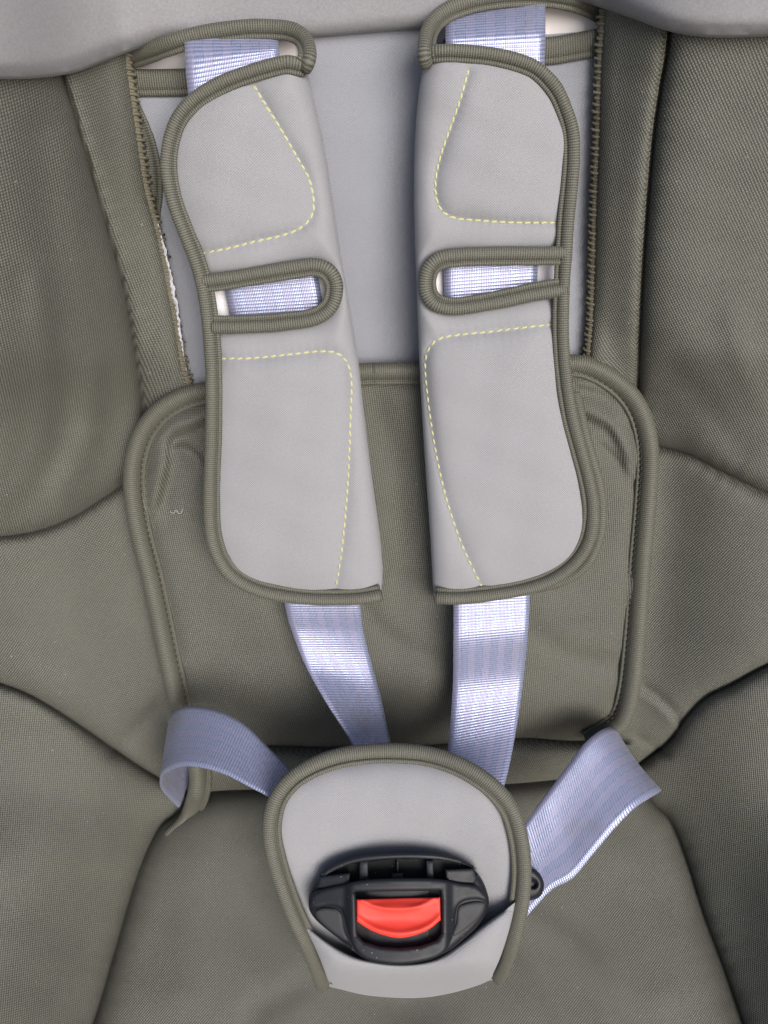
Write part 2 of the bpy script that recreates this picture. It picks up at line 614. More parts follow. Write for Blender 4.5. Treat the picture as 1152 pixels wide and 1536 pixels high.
def rise(t, py=0, right=False):
    """how far a side wing stands out towards the front, t px outside its foot"""
    t = np.maximum(t, 0)
    A, q = (AR, TR) if right else (AL, TL)
    u = t / q(py)
    return A(py) * (1 - np.exp(-u ** 1.7)) + .00003 * t


def Dseat(px, py):
    px, py = np.asarray(px, float), np.asarray(py, float)
    d = Dc(py) - rise(xL(py) - px, py) - rise(px - xR(py), py, True)
    d = d - 0.0008 * wob(px, py, 1.6)
    return d


def Dcover(px, py):
    """side wings and pan: seat relief with the bolster step, seams and folds"""
    px, py = np.asarray(px, float), np.asarray(py, float)
    d = Dseat(px, py)
    side = (px < 430) | (px > 760)
    up = 1 - smooth01((py - 520) / 120.0)
    d = d - .011 * up * np.where(side, 1, 0)
    el = np.minimum(pdist(px, py, OVLs), pdist(px, py, OVRs))
    d = d + rnd_edge(el, 22, .006) * up
    for line, a, s in SEAMS:
        r, ar = pdist(px, py, line, True)
        d = d + a * np.exp(-r / s) + .0042 * np.exp(-(r / 4.0) ** 2)
        d = d + .00035 * np.sin(ar * .19 + 1.7 * np.sin(ar * .043)) * np.exp(-r / 16) * (1 - np.exp(-r / 3))
    for line, a, s in FOLDS:
        r = pdist(px, py, line)
        d = d + a * np.exp(-(r / s) ** 2)
    return d


# ------------------------------------------------------------------ the child seat
seat = empty('child_seat', P(576, 1250, .45), 'olive and grey padded child car seat filling the frame', 'car seat')


def rev(a):
    return a[::-1]


def px2(a):
    return [tuple(p[:2]) for p in a]


def cut(a, lo=None, hi=None):
    """part of a path by y"""
    return np.array([p for p in a if (lo is None or p[1] >= lo) and (hi is None or p[1] <= hi)])


shell = panel('shell', [(-300, -300), (1450, -300), (1450, 1800), (-300, 1800)],
              lambda x, y: Dseat(x, y) + np.where(y < 150, .006, .022) + .03 * smooth01((y - 600) / 300), WHITE, seat, step=40)
tag(shell, 'white plastic shell showing through the strap slots')

# centre back panel with two strap slots
back_poly = [(172, 112), (452, 102), (456, 30), (646, 30), (646, 64), (925, 44), (915, 300), (905, 600), (300, 620), (262, 560), (215, 320)]


def Dback(px, py):
    d = Dseat(px, py) + .001
    d = d + .0010 * np.exp(-((px - 576) / 180.0) ** 2) - .0005
    return d


panel('back_panel', back_poly, Dback, NEO_SHADE, seat, step=12, rot=0)
for path in ([(165, 126), (200, 125), (260, 124), (330, 121), (400, 116), (440, 113)],
             [(664, 80), (720, 80), (818, 77), (860, 71), (897, 64), (945, 58)]):
    c = cspline(path, 6)
    C = P(c[:, 0], c[:, 1], Dback(c[:, 0], c[:, 1]) - .001)
    flip = 1
    sweep('slot_binding', C, .0098, [(-.5, -.05), (-.48, .12), (-.38, .20), (-.2, .22), (.1, .20), (.24, .16), (.27, .12), (.30, .16), (.42, .15), (.5, .06), (.5, -.1), (-.4, -.1)], BIND, seat, flip=-1)

# side bolsters, wings
side_parts = []
lb = px2(SLW) + px2(rev(OVLs))
o = panel('side_bolster', lb, Dcover, OLIVE, seat, rot=12); tag(o, 'narrow olive bolster strip beside the left shoulder pad'); lb_o = o
rb = px2(SRW) + px2(rev(OVRs))
o = panel('side_bolster', rb, Dcover, OLIVE, seat, rot=-35); tag(o, 'narrow olive bolster strip beside the right shoulder pad'); rb_o = o
o = panel('wing_panel', [(-420, -120)] + [tuple(SLW[0])] + px2(SLW[1:]) + [(225, 700)] + px2(rev(SLM[:-1])), Dcover, OLIVE, seat, rot=-8); tag(o, 'tall olive side wing panel at the left edge')
o = panel('wing_panel', [(1580, -120), tuple(SRW[0])] + px2(SRW[1:]) + px2(SRM), Dcover, OLIVE, seat, rot=35); tag(o, 'tall olive side wing panel at the right edge')
o = panel('wing_panel', px2(SLM) + [(255, 760), (290, 1000), (310, 1120)] + px2(rev(SLL)), Dcover, OLIVE, seat, rot=38); tag(o, 'sunlit olive middle wing panel at the left')
o = panel('wing_panel', px2(SRM) + px2(rev(SRL)) + [(915, 1100), (935, 1000), (945, 800)], Dcover, OLIVE, seat, rot=30); tag(o, 'olive middle wing panel at the right')
o = panel('wing_panel', px2(SLL) + px2(SLP) + [(-420, 1760)], Dcover, OLIVE, seat, rot=-4); tag(o, 'olive lower side panel at the left of the seat')
o = panel('wing_panel', px2(SRL) + [(1580, 1760)] + px2(rev(SRP)), Dcover, OLIVE, seat, rot=3); tag(o, 'olive lower side panel at the right of the seat')
LUM = cspline([(290, 1192), (330, 1186), (400, 1184), (500, 1182), (620, 1181), (760, 1176), (850, 1168), (940, 1160)])


def Dpan(px, py):
    d = Dcover(px, py)
    r = pdist(px, py, LUM)
    d = d + .014 * np.exp(-r / 14)
    # hollow where the crotch pad pulls the cushion down
    r2 = np.hypot((px - 610) / 1.5, (py - 1500)) / 55
    d = d + .005 * np.exp(-r2 ** 2)
    return d


panel('seat_cushion', px2(LUM) + px2(SRP[1:]) + px2(rev(SLP[1:])), Dpan, OLIVE, seat, rot=42)


def overlock(path, parent, r=.0021, pitch=.0023, yarn=.00062, dz=0.0):
    c = path
    C0 = P(c[:, 0], c[:, 1], Dcover(c[:, 0], c[:, 1]) + dz)
    L = np.r_[0, np.cumsum(np.linalg.norm(np.diff(C0, axis=0), axis=1))]
    n = int(L[-1] / pitch * 9)
    s = np.linspace(0, L[-1], n)
    C = np.stack([np.interp(s, L, C0[:, k]) for k in range(3)], -1)
    T, N, B = frame3(C)
    a = s / pitch * 2 * math.pi + .5 * np.sin(s * 700)
    rr = r * (1 + .18 * np.sin(s * 1900) + rng.normal(0, .06, n))
    H = C + N * (np.cos(a) * rr)[:, None] + B * (np.sin(a) * rr * 1.15)[:, None]
    o = sweep('overlock_edging', H, yarn * 2, circ(5), EDGE, parent)
    # cloth core that the yarn wraps
    sweep('edge_core', C[::9], r * 1.7, circ(8), EDGE, parent)
    return o


overlock(cut(OVLs, -60, 590), lb_o)
overlock(cut(OVRs, -60, 540), rb_o)
# frayed white fleece below the left edge
fr = cut(OVLs, 335, 572)
up_, dn_ = [], []
for i, p in enumerate(fr):
    t = i / (len(fr) - 1)
    up_.append((p[0] - 2, p[1]))
    dn_.append((p[0] + 5 + 6.0 * math.sin(math.pi * min(1, t * 1.15)) * (.35 + .65 * random.random()), p[1] + random.uniform(-1, 1)))
panel('frayed_fleece', up_ + dn_[::-1], lambda x, y: Dcover(x, y) + .0022 + .0006 * np.sin(x * 2.1 + y * 1.3), FRINGE, lb_o, step=3, densify=False, thick=.003)

# headrest
HL = cspline([(-420, 100), (-100, 116), (0, 119), (60, 117), (112, 109), (150, 95), (200, 76), (245, 60), (300, 58), (380, 60), (462, 57), (560, 49), (640, 42), (720, 30), (800, 14), (868, 4), (905, 13), (950, 28), (1000, 46), (1060, 56), (1152, 55), (1260, 48), (1580, 35)])
HSEAM = cspline([(-420, 90), (-100, 106), (0, 109), (60, 106), (112, 97), (150, 82), (190, 68)])
HSEAM2 = cspline([(905, 0), (950, 17), (1000, 35), (1060, 45), (1152, 44), (1580, 25)])


def Dhead(px, py):
    d = Dseat(px, py)
    side = np.maximum(smooth01((300 - px) / 160), smooth01((px - 840) / 110))
    d = d - .009 - .014 * side
    t = pdist(px, py, HL)
    d = d + rnd_edge(t, 34, .009)
    d = d + .00007 * np.minimum(t, 260)
    for hs in (HSEAM, HSEAM2):
        d = d + .0014 * np.exp(-pdist(px, py, hs) / 4)
    return d


o = panel('headrest', [(-420, -280)] + px2(HL) + [(1580, -280)], Dhead, NEOH, seat, step=9, thick=.012)
tag(o, 'grey neoprene headrest edge across the top')

# ------------------------------------------------------------------ padded back cushion
cushion = empty('back_cushion', P(585, 1110, .43), 'olive padded back cushion with piped edge behind the shoulder straps', 'cushion')
CO = cspline([(640, 545), (575, 546), (540, 547), (450, 556), (360, 566), (310, 574), (270, 585), (235, 605), (208, 636), (193, 672), (187, 712), (190, 760), (200, 812), (215, 870), (230, 940), (245, 1010), (259, 1068), (274, 1110), (285, 1150), (284, 1185), (270, 1217), (244, 1243)])
CO2 = cspline([(560, 546), (625, 545), (700, 543), (790, 538), (862, 534), (902, 545), (940, 570), (966, 602), (981, 642), (986, 690), (982, 760), (974, 850), (967, 950), (957, 1040), (943, 1084), (920, 1106), (890, 1125)])
BOT = cspline([(277, 1116), (330, 1117), (400, 1119), (480, 1121), (560, 1120), (660, 1117), (740, 1112), (790, 1108), (850, 1112), (905, 1112)])
CW = 30
CTUCK = [
    ([(330, 622), (290, 640), (262, 652), (253, 672), (251, 700), (243, 735), (230, 780)][::-1], .0036, 7, 22),
    ([(240, 690), (262, 668), (285, 671), (303, 688), (322, 730)], -.0024, 7, 20),
    ([(850, 570), (872, 580), (895, 584), (918, 597), (938, 622)], .0026, 7, 17),
    ([(850, 606), (872, 620), (892, 630), (912, 642), (928, 668), (948, 708)], .0036, 7, 20),
    ([(890, 650), (915, 675), (935, 698), (950, 720)], .0018, 5, 12),
]
CTUCK = [(cspline(a, 6), b, c, e) for a, b, c, e in CTUCK]
CFOLDS = [
    ([(540, 900), (575, 950), (640, 985), (700, 995)], .0028, 16),
    ([(800, 950), (860, 985), (940, 1000)], .0024, 18),
    ([(560, 1020), (620, 1030), (680, 1060)], -.0022, 34),
    ([(300, 1010), (400, 985), (470, 1000)], .0020, 30),
    ([(340, 880), (390, 930), (440, 1010)], -.0022, 36),
    ([(800, 900), (880, 910), (950, 880)], -.0022, 30),
    ([(560, 600), (590, 700), (600, 860)], .0035, 26),
    ([(895, 1075), (925, 1040), (940, 1020)], .0016, 9),
]
CFOLDS = [(cspline(a, 6), b, c) for a, b, c in CFOLDS]
COi, CO2i = inset(CO, -CW), inset(CO2, CW)


def Dcush(px, py):
    px, py = np.asarray(px, float), np.asarray(py, float)
    d = Dc(py) - .010 - rise(xL(py) - px, py) - rise(px - xR(py), py, True)
    r = np.minimum(pdist(px, py, COi), pdist(px, py, CO2i))
    d = d + .0034 * np.exp(-r / 8)
    rb_ = pdist(px, py, BOT)
    d = d + .016 * np.exp(-rb_ / 14)
    d = d - .0020 * wob(px, py, 1.9, .7) * smooth01(r / 60)
    for line, a, s in CFOLDS:
        d = d + a * np.exp(-(pdist(px, py, line) / s) ** 2)
    for line, a, w, lam in CTUCK:
        d = d + tuck(px, py, line, a, w, lam)
    return d


def fwd(a, i=0):
    return px2(a)


ci = inset(CO, -CW * .6)
ci2 = inset(CO2, CW * .6)
lpart = [p for p in px2(ci) if p[1] <= 1116 and p[0] <= 600]
rpart = [p for p in px2(ci2) if p[1] <= 1112 and p[0] > 600]
cu_poly = lpart[::-1] + rpart + [p for p in px2(rev(BOT)) if 305 < p[0] < 900]
panel('cushion_front', cu_poly, Dcush, OLIVE, cushion, step=4.6, rings=(2.4, 5.2), rot=8)


def Dlum(px, py):
    d = Dc(py) - .008 - rise(xL(py) - px, py) - rise(px - xR(py), py, True)
    d = d + .013 * np.exp(-pdist(px, py, BOT) / 12) + .013 * np.exp(-pdist(px, py, LUM) / 12)
    return d - .0008 * wob(px, py, 1.0)


panel('lumbar_roll', [(282, 1116)] + px2(BOT[1:]) + [(960, 1120), (955, 1160)] + px2(rev(LUM)), Dlum, OLIVE, cushion, rot=20)

PROFC = [(-.5, -.10), (-.51, .10), (-.47, .28), (-.36, .42), (-.20, .49), (-.03, .47), (.13, .38), (.25, .23), (.31, .10),
         (.34, .15), (.40, .18), (.46, .14), (.5, .03), (.5, -.10), (.1, -.3), (-.35, -.3)]
for path, sgn, flip in ((CO, -1, 1), (CO2, 1, -1)):
    c = inset(path, sgn * CW * .5)
    dd = Dc(c[:, 1]) - .0085 - rise(xL(c[:, 1]) - c[:, 0], c[:, 1]) - rise(c[:, 0] - xR(c[:, 1]), c[:, 1], True)
    tk = smooth01((c[:, 1] - 1178) / 48.0)
    dd = dd * (1 - tk) + (Dcover(c[:, 0], c[:, 1]) + .0045) * tk
    C = P(c[:, 0], c[:, 1], dd)
    wid = (dd / F * (CW + 3)) * (1 - .35 * smooth01((c[:, 1] - 1190) / 60.0))
    o = sweep('edge_piping', C, wid, PROFC, BIND, cushion, flip=flip)

# ------------------------------------------------------------------ stitches
def capsule(length, r, n=6):
    V, Fc = [], []
    prof = [(-.5, .25), (-.38, .8), (-.15, 1.0), (.15, 1.0), (.38, .8), (.5, .25)]
    for x, rr in prof:
        for k in range(n):
            a = 2 * math.pi * k / n
            V.append((x * length, math.cos(a) * r * rr, math.sin(a) * r * rr))
    for i in range(len(prof) - 1):
        for k in range(n):
            Fc.append((i * n + k, i * n + (k + 1) % n, (i + 1) * n + (k + 1) % n, (i + 1) * n + k)[::-1])
    Fc.append(tuple(range(n)))
    Fc.append(tuple((len(prof) - 1) * n + k for k in range(n))[::-1])
    return V, Fc


def stitch_mesh(name, length, r, mat):
    V, Fc = capsule(length, r)
    me = bpy.data.meshes.new(name)
    me.from_pydata(V, [], Fc)
    me.materials.append(mat)
    me.polygons.foreach_set('use_smooth', [True] * len(me.polygons))
    return me


ST_Y = stitch_mesh('stitch', .0026, .00048, YELLOW)
ST_O = stitch_mesh('stitch', .0020, .00042, OTHREAD)


def stitches(path, dfun, me, parent, pitch, twist=10, lift=0.0, skip=None):
    c = cspline(path, pitch)
    C = P(c[:, 0], c[:, 1], dfun(c[:, 0], c[:, 1]) - lift)
    T, N, B = frame3(C)
    inv = Matrix.Translation(-root_loc(parent))
    for i in range(len(C)):
        if skip and skip(c[i]):
            continue
        a = math.radians(twist + random.uniform(-5, 5))
        x = T[i] * math.cos(a) + B[i] * math.sin(a)
        y = np.cross(N[i], x)
        M = Matrix(((x[0], y[0], N[i][0], C[i][0]), (x[1], y[1], N[i][1], C[i][1]), (x[2], y[2], N[i][2], C[i][2]), (0, 0, 0, 1)))
        o = bpy.data.objects.new('stitch', me)
        COL.objects.link(o)
        o.parent = parent
        o.matrix_parent_inverse = inv
        o.matrix_basis = M


ST_L = stitch_mesh('stitch', .0017, .00036, EDGE)
front_o = [o for o in bpy.data.objects if o.name.startswith('cushion_front')][0]
pips = [o for o in cushion.children if o.name.startswith('edge_piping')]


def Dpip(px, py):
    return Dc(py) - .0085 - rise(xL(py) - px, py) - rise(px - xR(py), py, True) - .0016


stitches(px2(inset(CO, -CW * .80))[::3], Dpip, ST_O, pips[0], 9.0, 4, 0, lambda p: p[0] > 330 or p[1] > 1062)
stitches(px2(inset(CO2, CW * .80))[::3], Dpip, ST_O, pips[1], 9.0, -4, 0, lambda p: (640 < p[0] < 850) or p[1] > 1090)

stitches([(p[0] - 5, p[1]) for p in px2(cut(SRW, 40, 585))[::4]], Dcover, ST_L, rb_o, 8.2, -6, .0002)

# ------------------------------------------------------------------ shoulder pads
Dp = curve1([-120, -50, 50, 200, 400, 600, 800, 900, 1000], [.280, .286, .293, .306, .322, .340, .362, .374, .386])


def make_pad(label, outer, fold, slot_c, slot_hole, st1, st2, sgn, back_paths, lining, flip):
    base = P(*outer[len(outer) // 2], .33)
    root = empty('shoulder_pad', base, label, 'shoulder pad', 'harness shoulder pads')
    outer = cspline(outer, 4)
    fold = cspline(fold, 4)
    s1, s2 = cspline(st1, 5), cspline(st2, 5)
    slotc = cspline(slot_c, 4)
    W = 24.0
    inner = inset(outer, sgn * W)

    def Dfront(px, py):
        px, py = np.asarray(px, float), np.asarray(py, float)
        d = Dp(py)
        tf = pdist(px, py, fold)
        d = d + rnd_edge(tf, 30, .007)
        to = pdist(px, py, outer)
        d = d + .0030 * np.exp(-np.maximum(to - 14, 0) / 16)
        for s in (s1, s2):
            r, ar = pdist(px, py, s, True)
            d = d + (.0026 + 0.0002 * np.cos(ar * 2 * math.pi / 12.6)) * np.exp(-r / 11)
        r = pdist(px, py, slotc)
        d = d + .0026 * np.exp(-np.maximum(r - 10, 0) / 10)
        d = d - .0040 * (1 - np.exp(-np.minimum(np.minimum(to, tf), np.maximum(r - 14, 0)) / 45.0)) - .0010 * wob(px, py, 1.1, sgn)
        return d

    poly = px2(inset(outer, sgn * W * .6)) + px2(fold)
    front = panel('pad_front', poly, Dfront, NEO, root, step=4.2, rings=(2.2, 5.0), holes=[slot_hole])
    # front edge binding
    c = inset(outer, sgn * W * .5)
    dd = Dp(c[:, 1]) - .0004
    dd = dd + rnd_edge(pdist(c[:, 0], c[:, 1], fold), 30, .004)
    C = P(c[:, 0], c[:, 1], dd)
    sweep('binding', C, dd / F * (W + 1), PROF, BIND, root, flip=flip, wavy=.03)
    # slot binding
    dd = Dp(slotc[:, 1]) - .0005 + rnd_edge(pdist(slotc[:, 0], slotc[:, 1], fold), 30, .003)
    C = P(slotc[:, 0], slotc[:, 1], dd)
    o = sweep('slot_binding', C, dd / F * 27, PROF, BIND, root, flip=-flip, wavy=.03)
    # folded back layer
    def Dbk(px, py):
        return Dp(py) + .0150 - rnd_edge(pdist(px, py, fold), 30, .007) + rnd_edge(pdist(px, py, outer), 20, .001)
    panel('pad_back', px2(outer) + px2(fold), Dbk, NEO, root, step=9)
    for bp, bw in back_paths:
        c = cspline(bp, 4)
        C = P(c[:, 0], c[:, 1], c[:, 2])
        sweep('binding', C, c[:, 2] / F * bw, PROF, BIND, root, flip=flip, wavy=.03)
    o = panel('lining', lining, lambda x, y: Dp(y) + .0098, LINING, root, step=8)
    tag(o, 'white lining showing inside the strap window')
    stitches(st1, Dfront, ST_Y, front, 12.6, 9, .00035)
    stitches(st2, Dfront, ST_Y, front, 12.6, 9, .00035)
    return root


L_outer = [(459, 90), (430, 85), (400, 91), (370, 100), (340, 111), (310, 126), (280, 147), (258, 174), (246, 206), (241, 240), (243, 270), (252, 310), (267, 350), (283, 390), (295, 430), (303, 480), (308, 540), (309, 600), (308, 660), (306, 720), (306, 780), (312, 820), (325, 850), (345, 873), (375, 890), (410, 900), (460, 907), (510, 908), (545, 906), (572, 901)]
L_fold = [(573, 893), (574, 850), (568, 790), (556, 700), (546, 620), (538, 545), (526, 470), (514, 400), (502, 320), (490, 240), (478, 180), (466, 130), (457, 98)]
L_slotc = [(296, 426), (340, 421), (400, 411), (450, 403), (473, 401), (491, 408), (501, 427), (498, 451), (486, 467), (465, 477), (430, 482), (400, 485), (350, 487), (318, 487)]
L_hole = [(316, 432), (400, 418), (470, 408), (488, 414), (494, 432), (488, 456), (466, 470), (400, 478), (324, 480)]
L_st1 = [(383, 132), (400, 160), (425, 200), (448, 240), (462, 265), (469, 290), (470, 315), (462, 332), (445, 345), (420, 354), (380, 363), (340, 373), (305, 380)]
L_st2 = [(335, 538), (380, 537), (430, 532), (480, 527), (505, 530), (520, 543), (527, 570), (526, 620), (523, 700), (518, 770), (512, 830), (503, 886)]
L_back = [([(455, 100, .2985), (459, 92, .2960), (461, 78, .2965), (455, 60, .2985), (438, 48, .300), (410, 44, .301), (370, 44, .3015), (330, 49, .302), (290, 57, .303), (255, 68, .305), (225, 79, .310), (190, 90, .318), (165, 100, .323)], 27),
          ([(196, 155, .3255), (212, 190, .329), (223, 222, .3325), (230, 258, .336), (231, 290, .3395), (227, 322, .344), (218, 350, .348)], 25)]
L_lin = [(306, 425), (400, 412), (480, 402), (500, 415), (500, 460), (470, 482), (312, 490)]
make_pad('grey padded shoulder strap cover on the left with yellow stitching', L_outer, L_fold, L_slotc, L_hole, L_st1, L_st2, -1, L_back, L_lin, 1)

R_outer = [(634, 80), (660, 78), (690, 77), (740, 79), (785, 88), (815, 102), (842, 130), (858, 165), (868, 200), (869, 240), (866, 280), (861, 330), (857, 390), (854, 440), (853, 500), (857, 560), (866, 620), (879, 670), (892, 720), (898, 760), (895, 800), (882, 833), (858, 860), (828, 879), (790, 892), (740, 901), (690, 906), (652, 906)]
R_outer = [(638, 70), (660, 68), (690, 68), (740, 73), (785, 84), (815, 99), (842, 128), (859, 165), (868, 200), (869, 240), (866, 280), (861, 330), (857, 390), (854, 440), (853, 500), (857, 560), (866, 620), (879, 670), (892, 720), (898, 760), (895, 800), (882, 833), (858, 860), (828, 879), (790, 892), (740, 901), (690, 906), (654, 905)]
R_fold = [(650, 890), (645, 800), (638, 700), (633, 620), (629, 540), (626, 460), (623, 380), (621, 300), (622, 220), (627, 150), (636, 94), (638, 80)]
R_slotc = [(850, 383), (800, 384), (750, 384), (690, 386), (660, 391), (645, 405), (641, 428), (647, 447), (662, 457), (690, 459), (750, 449), (800, 438), (850, 430)]
R_hole = [(836, 390), (750, 391), (690, 393), (660, 397), (649, 412), (648, 434), (660, 450), (700, 450), (760, 440), (836, 424)]
R_st1 = [(702, 108), (690, 150), (676, 190), (662, 230), (654, 265), (654, 295), (663, 316), (682, 327), (720, 331), (770, 334), (828, 334)]
R_st2 = [(824, 487), (780, 492), (730, 498), (690, 502), (660, 508), (644, 522), (638, 545), (640, 580), (646, 630), (656, 690), (670, 750), (690, 810), (708, 850), (722, 878)]
R_back = [([(644, 96, .2985), (640, 82, .2955), (641, 62, .296), (646, 44, .2975), (658, 28, .299), (680, 14, .300), (715, 3, .301), (760, -4, .302), (810, -5, .304), (860, 2, .307), (895, 16, .312), (930, 40, .318)], 27),
          ([(858, 590, .360), (870, 640, .359), (881, 680, .360), (893, 722, .362), (898, 765, .367), (894, 806, .371), (878, 842, .375), (850, 864, .379), (810, 876, .383), (760, 882, .387)], 25)]
R_lin = [(846, 378), (750, 380), (680, 384), (648, 396), (642, 436), (655, 458), (700, 460), (846, 436)]
make_pad('grey padded shoulder strap cover on the right with yellow stitching', R_outer, R_fold, R_slotc, R_hole, R_st1, R_st2, 1, R_back, R_lin, -1)

# ------------------------------------------------------------------ straps
def strap(label, A, Bq, n=90, m=12, th=.0013, bulge=0.0):
    def rs(a):
        c = cspline(a, 3)
        C = P(c[:, 0], c[:, 1], c[:, 2])
        L = np.r_[0, np.cumsum(np.linalg.norm(np.diff(C, axis=0), axis=1))]
        s = np.linspace(0, L[-1], n)
        return np.stack([np.interp(s, L, C[:, k]) for k in range(3)], -1)
    # pair the edges knot by knot so that the weft stays square to the belt
    def rk(a):
        a = np.asarray(a, float)
        k = np.linspace(0, len(a) - 1, n)
        f = [curve1(np.arange(len(a)), a[:, j]) for j in range(3)]
        return P(f[0](k), f[1](k), f[2](k))
    E0, E1 = rk(A), rk(Bq)
    mid = (E0 + E1) / 2
    L = np.r_[0, np.cumsum(np.linalg.norm(np.diff(mid, axis=0), axis=1))]
    t = np.linspace(0, 1, m + 1)
    G = E0[:, None] * (1 - t)[None, :, None] + E1[:, None] * t[None, :, None]
    du = np.gradient(G, axis=0)
    dv = np.gradient(G, axis=1)
    N = np.cross(du, dv)
    N /= np.linalg.norm(N, axis=2)[..., None] + 1e-12
    G = G + N * (bulge * (1 - (2 * t - 1) ** 2))[None, :, None]
    edge = np.where((t == 0) | (t == 1), .45, 1.0)[None, :, None]
    top, bot = G + N * th / 2 * edge, G - N * th / 2 * edge
    V = np.vstack([top.reshape(-1, 3), bot.reshape(-1, 3)])
    uvt = np.stack([np.repeat(L, m + 1), np.tile(t, n)], -1)
    uv = np.vstack([uvt, uvt])
    K = n * (m + 1)
    ix = lambda i, j: i * (m + 1) + j
    faces = []
    for i in range(n - 1):
        for j in range(m):
            f = (ix(i, j), ix(i + 1, j), ix(i + 1, j + 1), ix(i, j + 1))
            faces.append(f)
            faces.append(tuple(K + q for q in f[::-1]))
        for j in (0, m):
            f = (ix(i, j), K + ix(i, j), K + ix(i + 1, j), ix(i + 1, j))
            faces.append(f if j == 0 else f[::-1])
    for i in (0, n - 1):
        for j in range(m):
            f = (ix(i, j), ix(i, j + 1), K + ix(i, j + 1), K + ix(i, j))
            faces.append(f if i == 0 else f[::-1])
    o = mesh_obj('harness_strap', V, faces, STRAP, None, uv)
    return tag(o, label, 'strap', 'lavender webbing of the harness')


def dz(pts, ds):
    return [(x, y, d) for (x, y), d in zip(pts, ds)]


sd = [.335, .309, .302, .3035, .3165, .3315, .3475, .3640, .3800, .3870, .3890, .3820, .3760, .3700]
strap('pale lavender shoulder strap running down through the left pad',
      dz([(276, -20), (276, 40), (277, 70), (281, 130), (300, 280), (338, 440), (370, 600), (400, 760), (427, 905), (439, 950), (459, 1000), (490, 1055), (530, 1118), (565, 1190)], sd),
      dz([(418, -20), (418, 40), (418, 70), (422, 100), (448, 260), (480, 430), (505, 600), (525, 760), (540, 905), (546, 950), (559, 1000), (573, 1055), (586, 1118), (600, 1190)], [d + e for d, e in zip(sd, [0, 0, 0, 0, 0, 0, 0, 0, .0, .004, .010, .016, .018, .018])]))
sd = [.335, .309, .300, .3015, .3145, .3305, .3475, .3640, .3790, .3815, .3960, .3930, .3800, .3700]
strap('pale lavender shoulder strap running down through the right pad',
      dz([(668, -60), (668, 5), (668, 50), (668, 90), (664, 230), (666, 425), (672, 600), (678, 760), (680, 895), (680, 960), (679, 1030), (673, 1110), (664, 1180), (650, 1250)], sd),
      dz([(818, -60), (818, -5), (818, 40), (817, 85), (812, 230), (806, 415), (802, 600), (798, 760), (795, 890), (792, 950), (785, 1020), (775, 1090), (759, 1170), (735, 1240)], sd))

# lap strap on the left: comes from behind the crotch pad, loops and dives into the seat
strap('lavender lap strap looping out beside the crotch pad on the left',
      [(470, 1215, .366), (440, 1162, .371), (402, 1121, .374), (370, 1089, .376), (336, 1069, .379), (300, 1060, .384), (272, 1061, .391), (257, 1072, .404), (256, 1090, .420), (266, 1105, .434), (282, 1115, .446), (300, 1125, .456)],
      [(450, 1248, .352), (413, 1203, .354), (372, 1179, .356), (336, 1161, .359), (300, 1151, .363), (272, 1150, .369), (253, 1157, .377), (242, 1167, .388), (241, 1179, .401), (247, 1190, .415), (256, 1200, .428), (268, 1212, .442)], n=110)
# lap strap on the right
strap('lavender lap strap with grey smudges twisting up beside the crotch pad on the right',
      [(745, 1290, .374), (790, 1232, .382), (821, 1189, .389), (850, 1150, .392), (876, 1116, .394), (897, 1098, .398), (913, 1091, .405), (922, 1093, .414), (926, 1102, .424), (930, 1114, .436)],
      [(790, 1375, .366), (826, 1336, .371), (858, 1318, .375), (888, 1283, .377), (918, 1247, .379), (950, 1214, .382), (975, 1197, .388), (990, 1188, .397), (990, 1184, .408), (985, 1180, .424)], n=110, bulge=.0015)

# ------------------------------------------------------------------ crotch pad
crotch = empty('crotch_pad', P(612, 1490, .39), 'grey rounded crotch pad with olive edge around the buckle', 'crotch pad')
K_out = cspline([(474, 1480), (468, 1462), (455, 1430), (428, 1372), (406, 1310), (395, 1262), (395, 1225), (406, 1190), (430, 1160), (465, 1138), (505, 1124), (550, 1117), (600, 1116), (650, 1122), (700, 1140), (745, 1170), (775, 1206), (790, 1250), (796, 1300), (793, 1350), (784, 1395), (770, 1440), (757, 1470)])
KW = 28.0
FL = cspline([(436, 1358), (455, 1383), (480, 1406), (515, 1428), (550, 1441), (600, 1447), (650, 1440), (690, 1416), (722, 1390), (745, 1374), (764, 1362)])
Dk = curve1([1080, 1116, 1150, 1230, 1300, 1360, 1420, 1480, 1520], [.362, .357, .351, .349, .352, .355, .362, .384, .408])


def Dk_edge(px, py):
    return Dk(py) + .0010


def Dku(px, py):
    d = Dk(py)
    to = pdist(px, py, K_out)
    d = d + .0035 * np.exp(-np.maximum(to - 16, 0) / 14)
    # hollow that holds the buckle
    e = np.hypot((px - 600) / 165.0, (py - 1365) / 125.0)
    d = d + .0075 * np.exp(-e ** 4)
    d = d - .0005 * wob(px, py, .8)
    return d


def Dkl(px, py):
    d = Dk(py) - .010 * smooth01((1500 - py) / 60)
    d = d - .002 - .005 * np.exp(-((py - 1452) / 26.0) ** 2)
    t = pdist(px, py, FL)
    d = d + rnd_edge(t, 32, .006)
    to = pdist(px, py, K_out)
    d = d + .0130 * np.exp(-np.maximum(to - 14, 0) / 14)
    b = np.clip((py - 1458 + .0006 * (px - 612) ** 2) / 38, 0, 1)
    d = d + .016 * b * b
    return d


ki = inset(K_out, KW * .7)
up = [p for p in px2(ki) if p[1] < 1470]
panel('pad_front', up + [(735, 1470), (500, 1475)], Dku, NEO, crotch, step=5)
kl = [p for p in px2(ki) if p[1] > 1355 and p[0] < 600]
kr = [p for p in px2(ki) if p[1] > 1350 and p[0] > 600]
low = kl[::-1][:0]
pocket_poly = px2(FL[3:-3]) + kr + px2(cspline([(742, 1466), (720, 1477), (680, 1489), (640, 1496), (600, 1497), (550, 1493), (510, 1484), (486, 1478)], 5)) + kl
